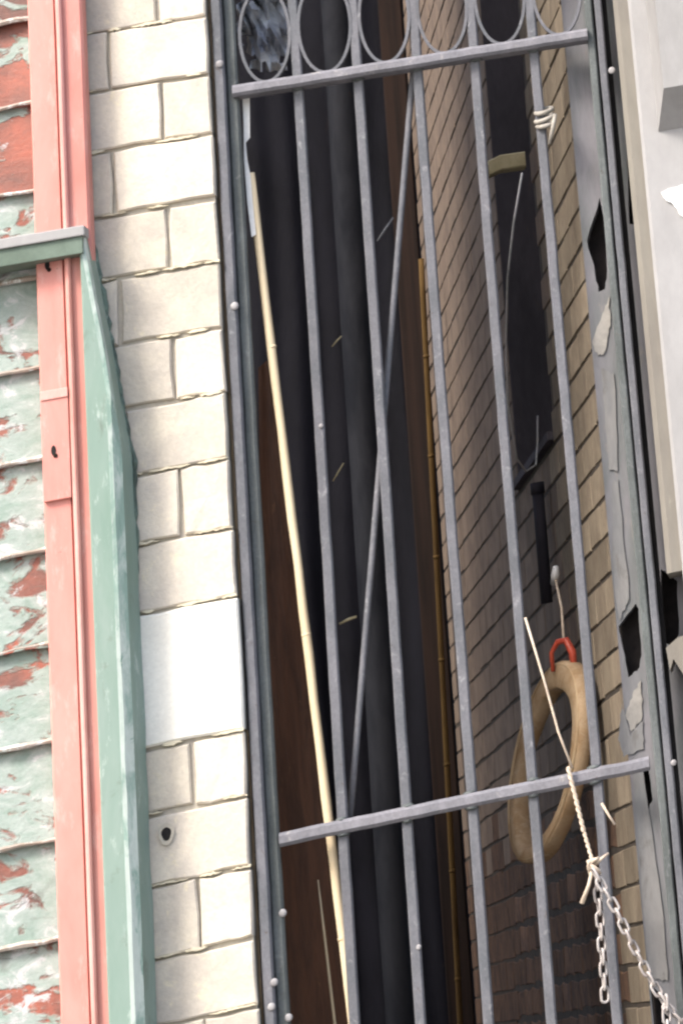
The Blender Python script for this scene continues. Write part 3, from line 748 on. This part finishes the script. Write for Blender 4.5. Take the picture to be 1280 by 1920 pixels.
# block at the recess edge, added dark tube standing in for the streak below its sill
e0 = wallp(950, 306, .0); bl = thing('timber_block', 'small tan timber block jutting from the edge of the wall recess', 'block', e0)
mesh('block', *sweep_geo([e0-NW*.05, e0+NW*.02, e0+NW*.055-UZ*.012], rrect(.03, .022, .004), DW, UZ), M['block'], bl, e0)
mesh('arm', *sweep_geo([e0+NW*.05-UZ*.01, e0+NW*.08-UZ*.03], rrect(.016, .014, .003), DW, UZ), M['tan_brick'], bl, e0)
q0, q1 = wallp(1006, 905, .03), wallp(1016, 1140, .03)
sp_ = thing('streak_tube', 'added black tube standing in for a dark streak below the wall recess', 'pipe', q1)
tube('shaft', [(q0.x, q0.y, q0.z), (q0.x, q0.y, (q0.z+q1.z)/2), (q0.x, q0.y, q1.z)], .016, M['pipe'], sp_, 12)
tube('collar', [(q0.x, q0.y, q0.z-.03), (q0.x, q0.y, q0.z)], .019, M['pipe'], sp_, 12)
cable = [wallp(978, 325, .18), wallp(962, 420, .20), wallp(951, 520, .20), wallp(948, 640, .19), wallp(952, 760, .18), wallp(968, 860, .16), wallp(985, 884, .13), wallp(1004, 872, .10), wallp(1007, 830, .08), wallp(1007, 780, .07)]
tag(tube('cable', cable, .0026, M['render']), 'thin grey cable drooping along the edge of the wall recess', 'cable')

# tan ring hung on the side wall
A0, A1 = at(1056, 1242, .86), at(1001, 1622, .90)
B0, B1 = at(974, 1444, 1.08), at(1098, 1406, .66)
cc = (A0+A1+B0+B1)/4; ea = (A0-A1)/2; eb = (B1-B0)/2; nn = ea.cross(eb).normalized()
if nn.y > 0: nn = -nn
RG = thing('tan_ring', 'thick tan leather-like ring hanging on the brick wall behind the gate', 'ring', cc)
vs = []; fs = []; n = 56; prof = [(math.cos(2*math.pi*k/12), math.sin(2*math.pi*k/12)) for k in range(12)]
for t in range(n):
    th = 2*math.pi*t/n; dr = ea*math.cos(th)+eb*math.sin(th); L = dr.length; dh = dr.normalized()
    wd = .027+.007*math.cos(th)+.002*math.sin(5*th); dp = .022+.003*math.sin(2*th+1)
    for a, b in prof:
        ca = math.copysign(abs(a)**.4, a); cb = math.copysign(abs(b)**.4, b)
        vs.append(cc+dh*(L-wd+wd*ca+random.uniform(-.001, .001))+nn*(dp*cb))
for t in range(n):
    u = (t+1) % n
    for k in range(12):
        l = (k+1) % 12; fs.append((t*12+k, t*12+l, u*12+l, u*12+k))
mesh('hoop', vs, fs, M['ring'], RG, cc, True)
ex = cc+nn*.047
for sgn, py in ((1, 0),):
    pts = []
    for t in range(n):
        th = 2*math.pi*t/n; dr = ea*math.cos(th)+eb*math.sin(th); dh = dr.normalized()
        pts.append(cc+dh*(dr.length-.010)+nn*.020)
    tube('seam', pts, .0045, M['ring_edge'], RG, 6, True)
# orange loop, white peg and hanging cord that carry the ring
top = A0+nn*.0; l0, l1 = at(1034, 1236, .84), at(1073, 1232, .80)
pts = [l0+Vector((0, 0, -.03)), l0+Vector((0, 0, .015)), l0+(l1-l0)*.35+Vector((0, 0, .040)), l0+(l1-l0)*.75+Vector((0, 0, .042)), l1+Vector((0, 0, .012)), l1+Vector((.002, 0, -.035))]
tag(tube('orange_loop', pts, [.005, .006, .0075, .009, .010, .007], M['orange'], None, 10), 'short orange plastic loop at the top of the tan ring', 'loop')
pk = at(1040, 1078, .95)
tag(tube('white_peg', [pk+Vector((-.006, .03, -.016)), pk, pk+Vector((.004, -.015, .018))], [.010, .011, .007], M['white'], None, 10), 'small white peg in the brick wall above the tan ring', 'peg')
tag(tube('hanging_cord', [pk+Vector((0, 0, -.012)), at(1052, 1140, .9), at(1056, 1200, .84)], .0032, M['cord']), 'short brown cord between the white peg and the orange loop', 'cord')

# string from the fourth bar over the lower rail to the knot
Yk = -0.01
kn = at(1112, 1622, Yk)
st = thing('string', 'thin pale string tied from the fourth bar down to the chain', 'string', kn)
tube('strand', [at(984, 1158, .045), at(1019, 1274, .04), at(1046, 1372, .035), at(1072, 1440, .03)], .0028, M['cord'], st)
def twist(name, a, b, r, turns, mat, parent, steps=40, sag=0.0):
    obs = []
    t_ = (b-a).normalized(); u, v = frame_for(t_)
    for ph in (0, math.pi):
        pts = [a+(b-a)*(k/steps)+Vector((0, 0, -sag*math.sin(math.pi*k/steps)))+(u*math.cos(ph+turns*6.283*k/steps)+v*math.sin(ph+turns*6.283*k/steps))*r*.75 for k in range(steps+1)]
        obs.append(tube(name, pts, r, mat, parent, 6))
    return obs
twist('twisted_strand', at(1064, 1438, .02), at(1094, 1560, .012), .0033, 5, M['cord'], st)
twist('twisted_strand', at(1094, 1560, .012), kn, .0028, 3, M['cord'], st)
pts = []
for k in range(28):
    a = k*.9; pts.append(kn+Vector((.012*math.sin(a*1.1), .010*math.cos(a*.8)-.004, .016*math.sin(a*.63)-.004)))
tube('knot', pts, .0042, M['cord'], st, 6)
tube('loose_end', [kn, at(1103, 1660, Yk-.01), at(1090, 1694, Yk-.005)], [.005, .0045, .006], M['cord'], st, 6)
tube('loose_end', [kn, at(1124, 1612, Yk-.01), at(1140, 1600, Yk-.005)], [.004, .004, .003], M['cord'], st, 6)

# chains
def link_mesh(name, hl, hw, r, mat):
    path = []
    for k in range(18):
        a = 2*math.pi*k/18; path.append(Vector((hw*math.cos(a), 0, (hl-hw)*(1 if math.sin(a) > 0.01 else -1 if math.sin(a) < -.01 else 0)+hw*math.sin(a))))
    v, f = tube_geo(path, r, 6, True); me = bpy.data.meshes.new(name); me.from_pydata([tuple(q) for q in v], [], f); me.materials.append(mat)
    for p in me.polygons: p.use_smooth = True
    return me
LK = link_mesh('link', .0165, .0085, .0032, M['chain'])
def chain(label, P, parent=None):
    T = thing('chain', label, 'chain', P[0], 'pale chains on the gate')
    seg = [(a, b, (b-a).length) for a, b in zip(P[:-1], P[1:])]; tot = sum(q[2] for q in seg); pitch = .0262; n = int(tot/pitch)
    for i in range(n+1):
        d = i*pitch
        for a, b, L in seg:
            if d <= L: break
            d -= L
        c = a+(b-a)*min(1, d/L); t = (b-a).normalized()
        o = bpy.data.objects.new('link', LK); link(o, T, c)
        u = t.cross(UY).normalized(); v = u.cross(t)
        ang = (0.45 if i % 2 else 1.75)+random.uniform(-.25, .25)
        xx = u*math.cos(ang)+v*math.sin(ang); yy = t.cross(xx)
        o.rotation_euler = Matrix((xx, yy, t)).transposed().to_euler()
    return T
Yc = -0.03
chain('pale chain sagging from the knotted string to the lower right corner', [at(1116, 1640, Yc), at(1150, 1698, Yc), at(1185, 1772, Yc), at(1222, 1842, Yc), at(1252, 1892, Yc), at(1300, 1940, Yc)])
chain('short pale chain end hanging straight down along the fifth bar', [at(1118, 1655, Yc+.03), at(1124, 1720, Yc+.03), at(1129, 1800, Yc+.03), at(1134, 1880, Yc+.03)])
chain('loose chain tail dangling at the bottom right edge', [at(1248, 1880, Yc-.012), at(1252, 1990, Yc-.012)])

# twisted wire loop round the fifth bar
wl = thing('wire_loop', 'pale wire looped twice round the fifth bar near the top rail', 'wire', at(1021, 225, YI))
for k, (py, tl, r1) in enumerate(((208, .12, .020), (222, .22, .022), (233, .10, .020))):
    c = at(1019+k*1.5, py, YI); pts = []
    for t in range(20):
        a = 2*math.pi*t/20; pts.append(c+Vector((r1*math.cos(a), r1*math.sin(a)*.95, tl*r1*math.cos(a)+.008*math.sin(a))))
    tube('turn', pts, .0058, M['wire'], wl, 7, True)
tube('loose_end', [at(1040, 214, YI-.03), at(1036, 238, YI-.032), at(1029, 270, YI-.026)], [.005, .0055, .004], M['wire'], wl, 8)

# a few twigs caught in the dark
for a, b, Y, r in (((707, 452), (737, 408), .12, .0028), ((622, 650), (640, 630), .6, .0022), ((624, 902), (644, 868), .6, .0022), ((636, 1170), (668, 1156), .6, .004)):
    o = tube('twig', [at(*a, Y), at((a[0]+b[0])/2+1, (a[1]+b[1])/2-2, Y), at(*b, Y)], [r*.7, r, r*.8], M['block'] if Y > .3 else M['iron'], None, 6)
    tag(o, 'small bent twig lodged against the brace rod' if Y < .3 else {650: 'tiny pale twig in the dark right of the first bar', 902: 'short pale twig just above the middle of the first bar gap', 1170: 'stubby pale twig low in the dark between the first bar and brace'}[a[1]], 'twig')
tw = tag(tube('white_twig', [at(1127, 1506, .05), at(1140, 1528, .05), at(1152, 1546, .05)], [.0035, .003, .003], M['cord'], None, 6), 'short pale splinter on the right wall just below the lower rail', 'splinter')
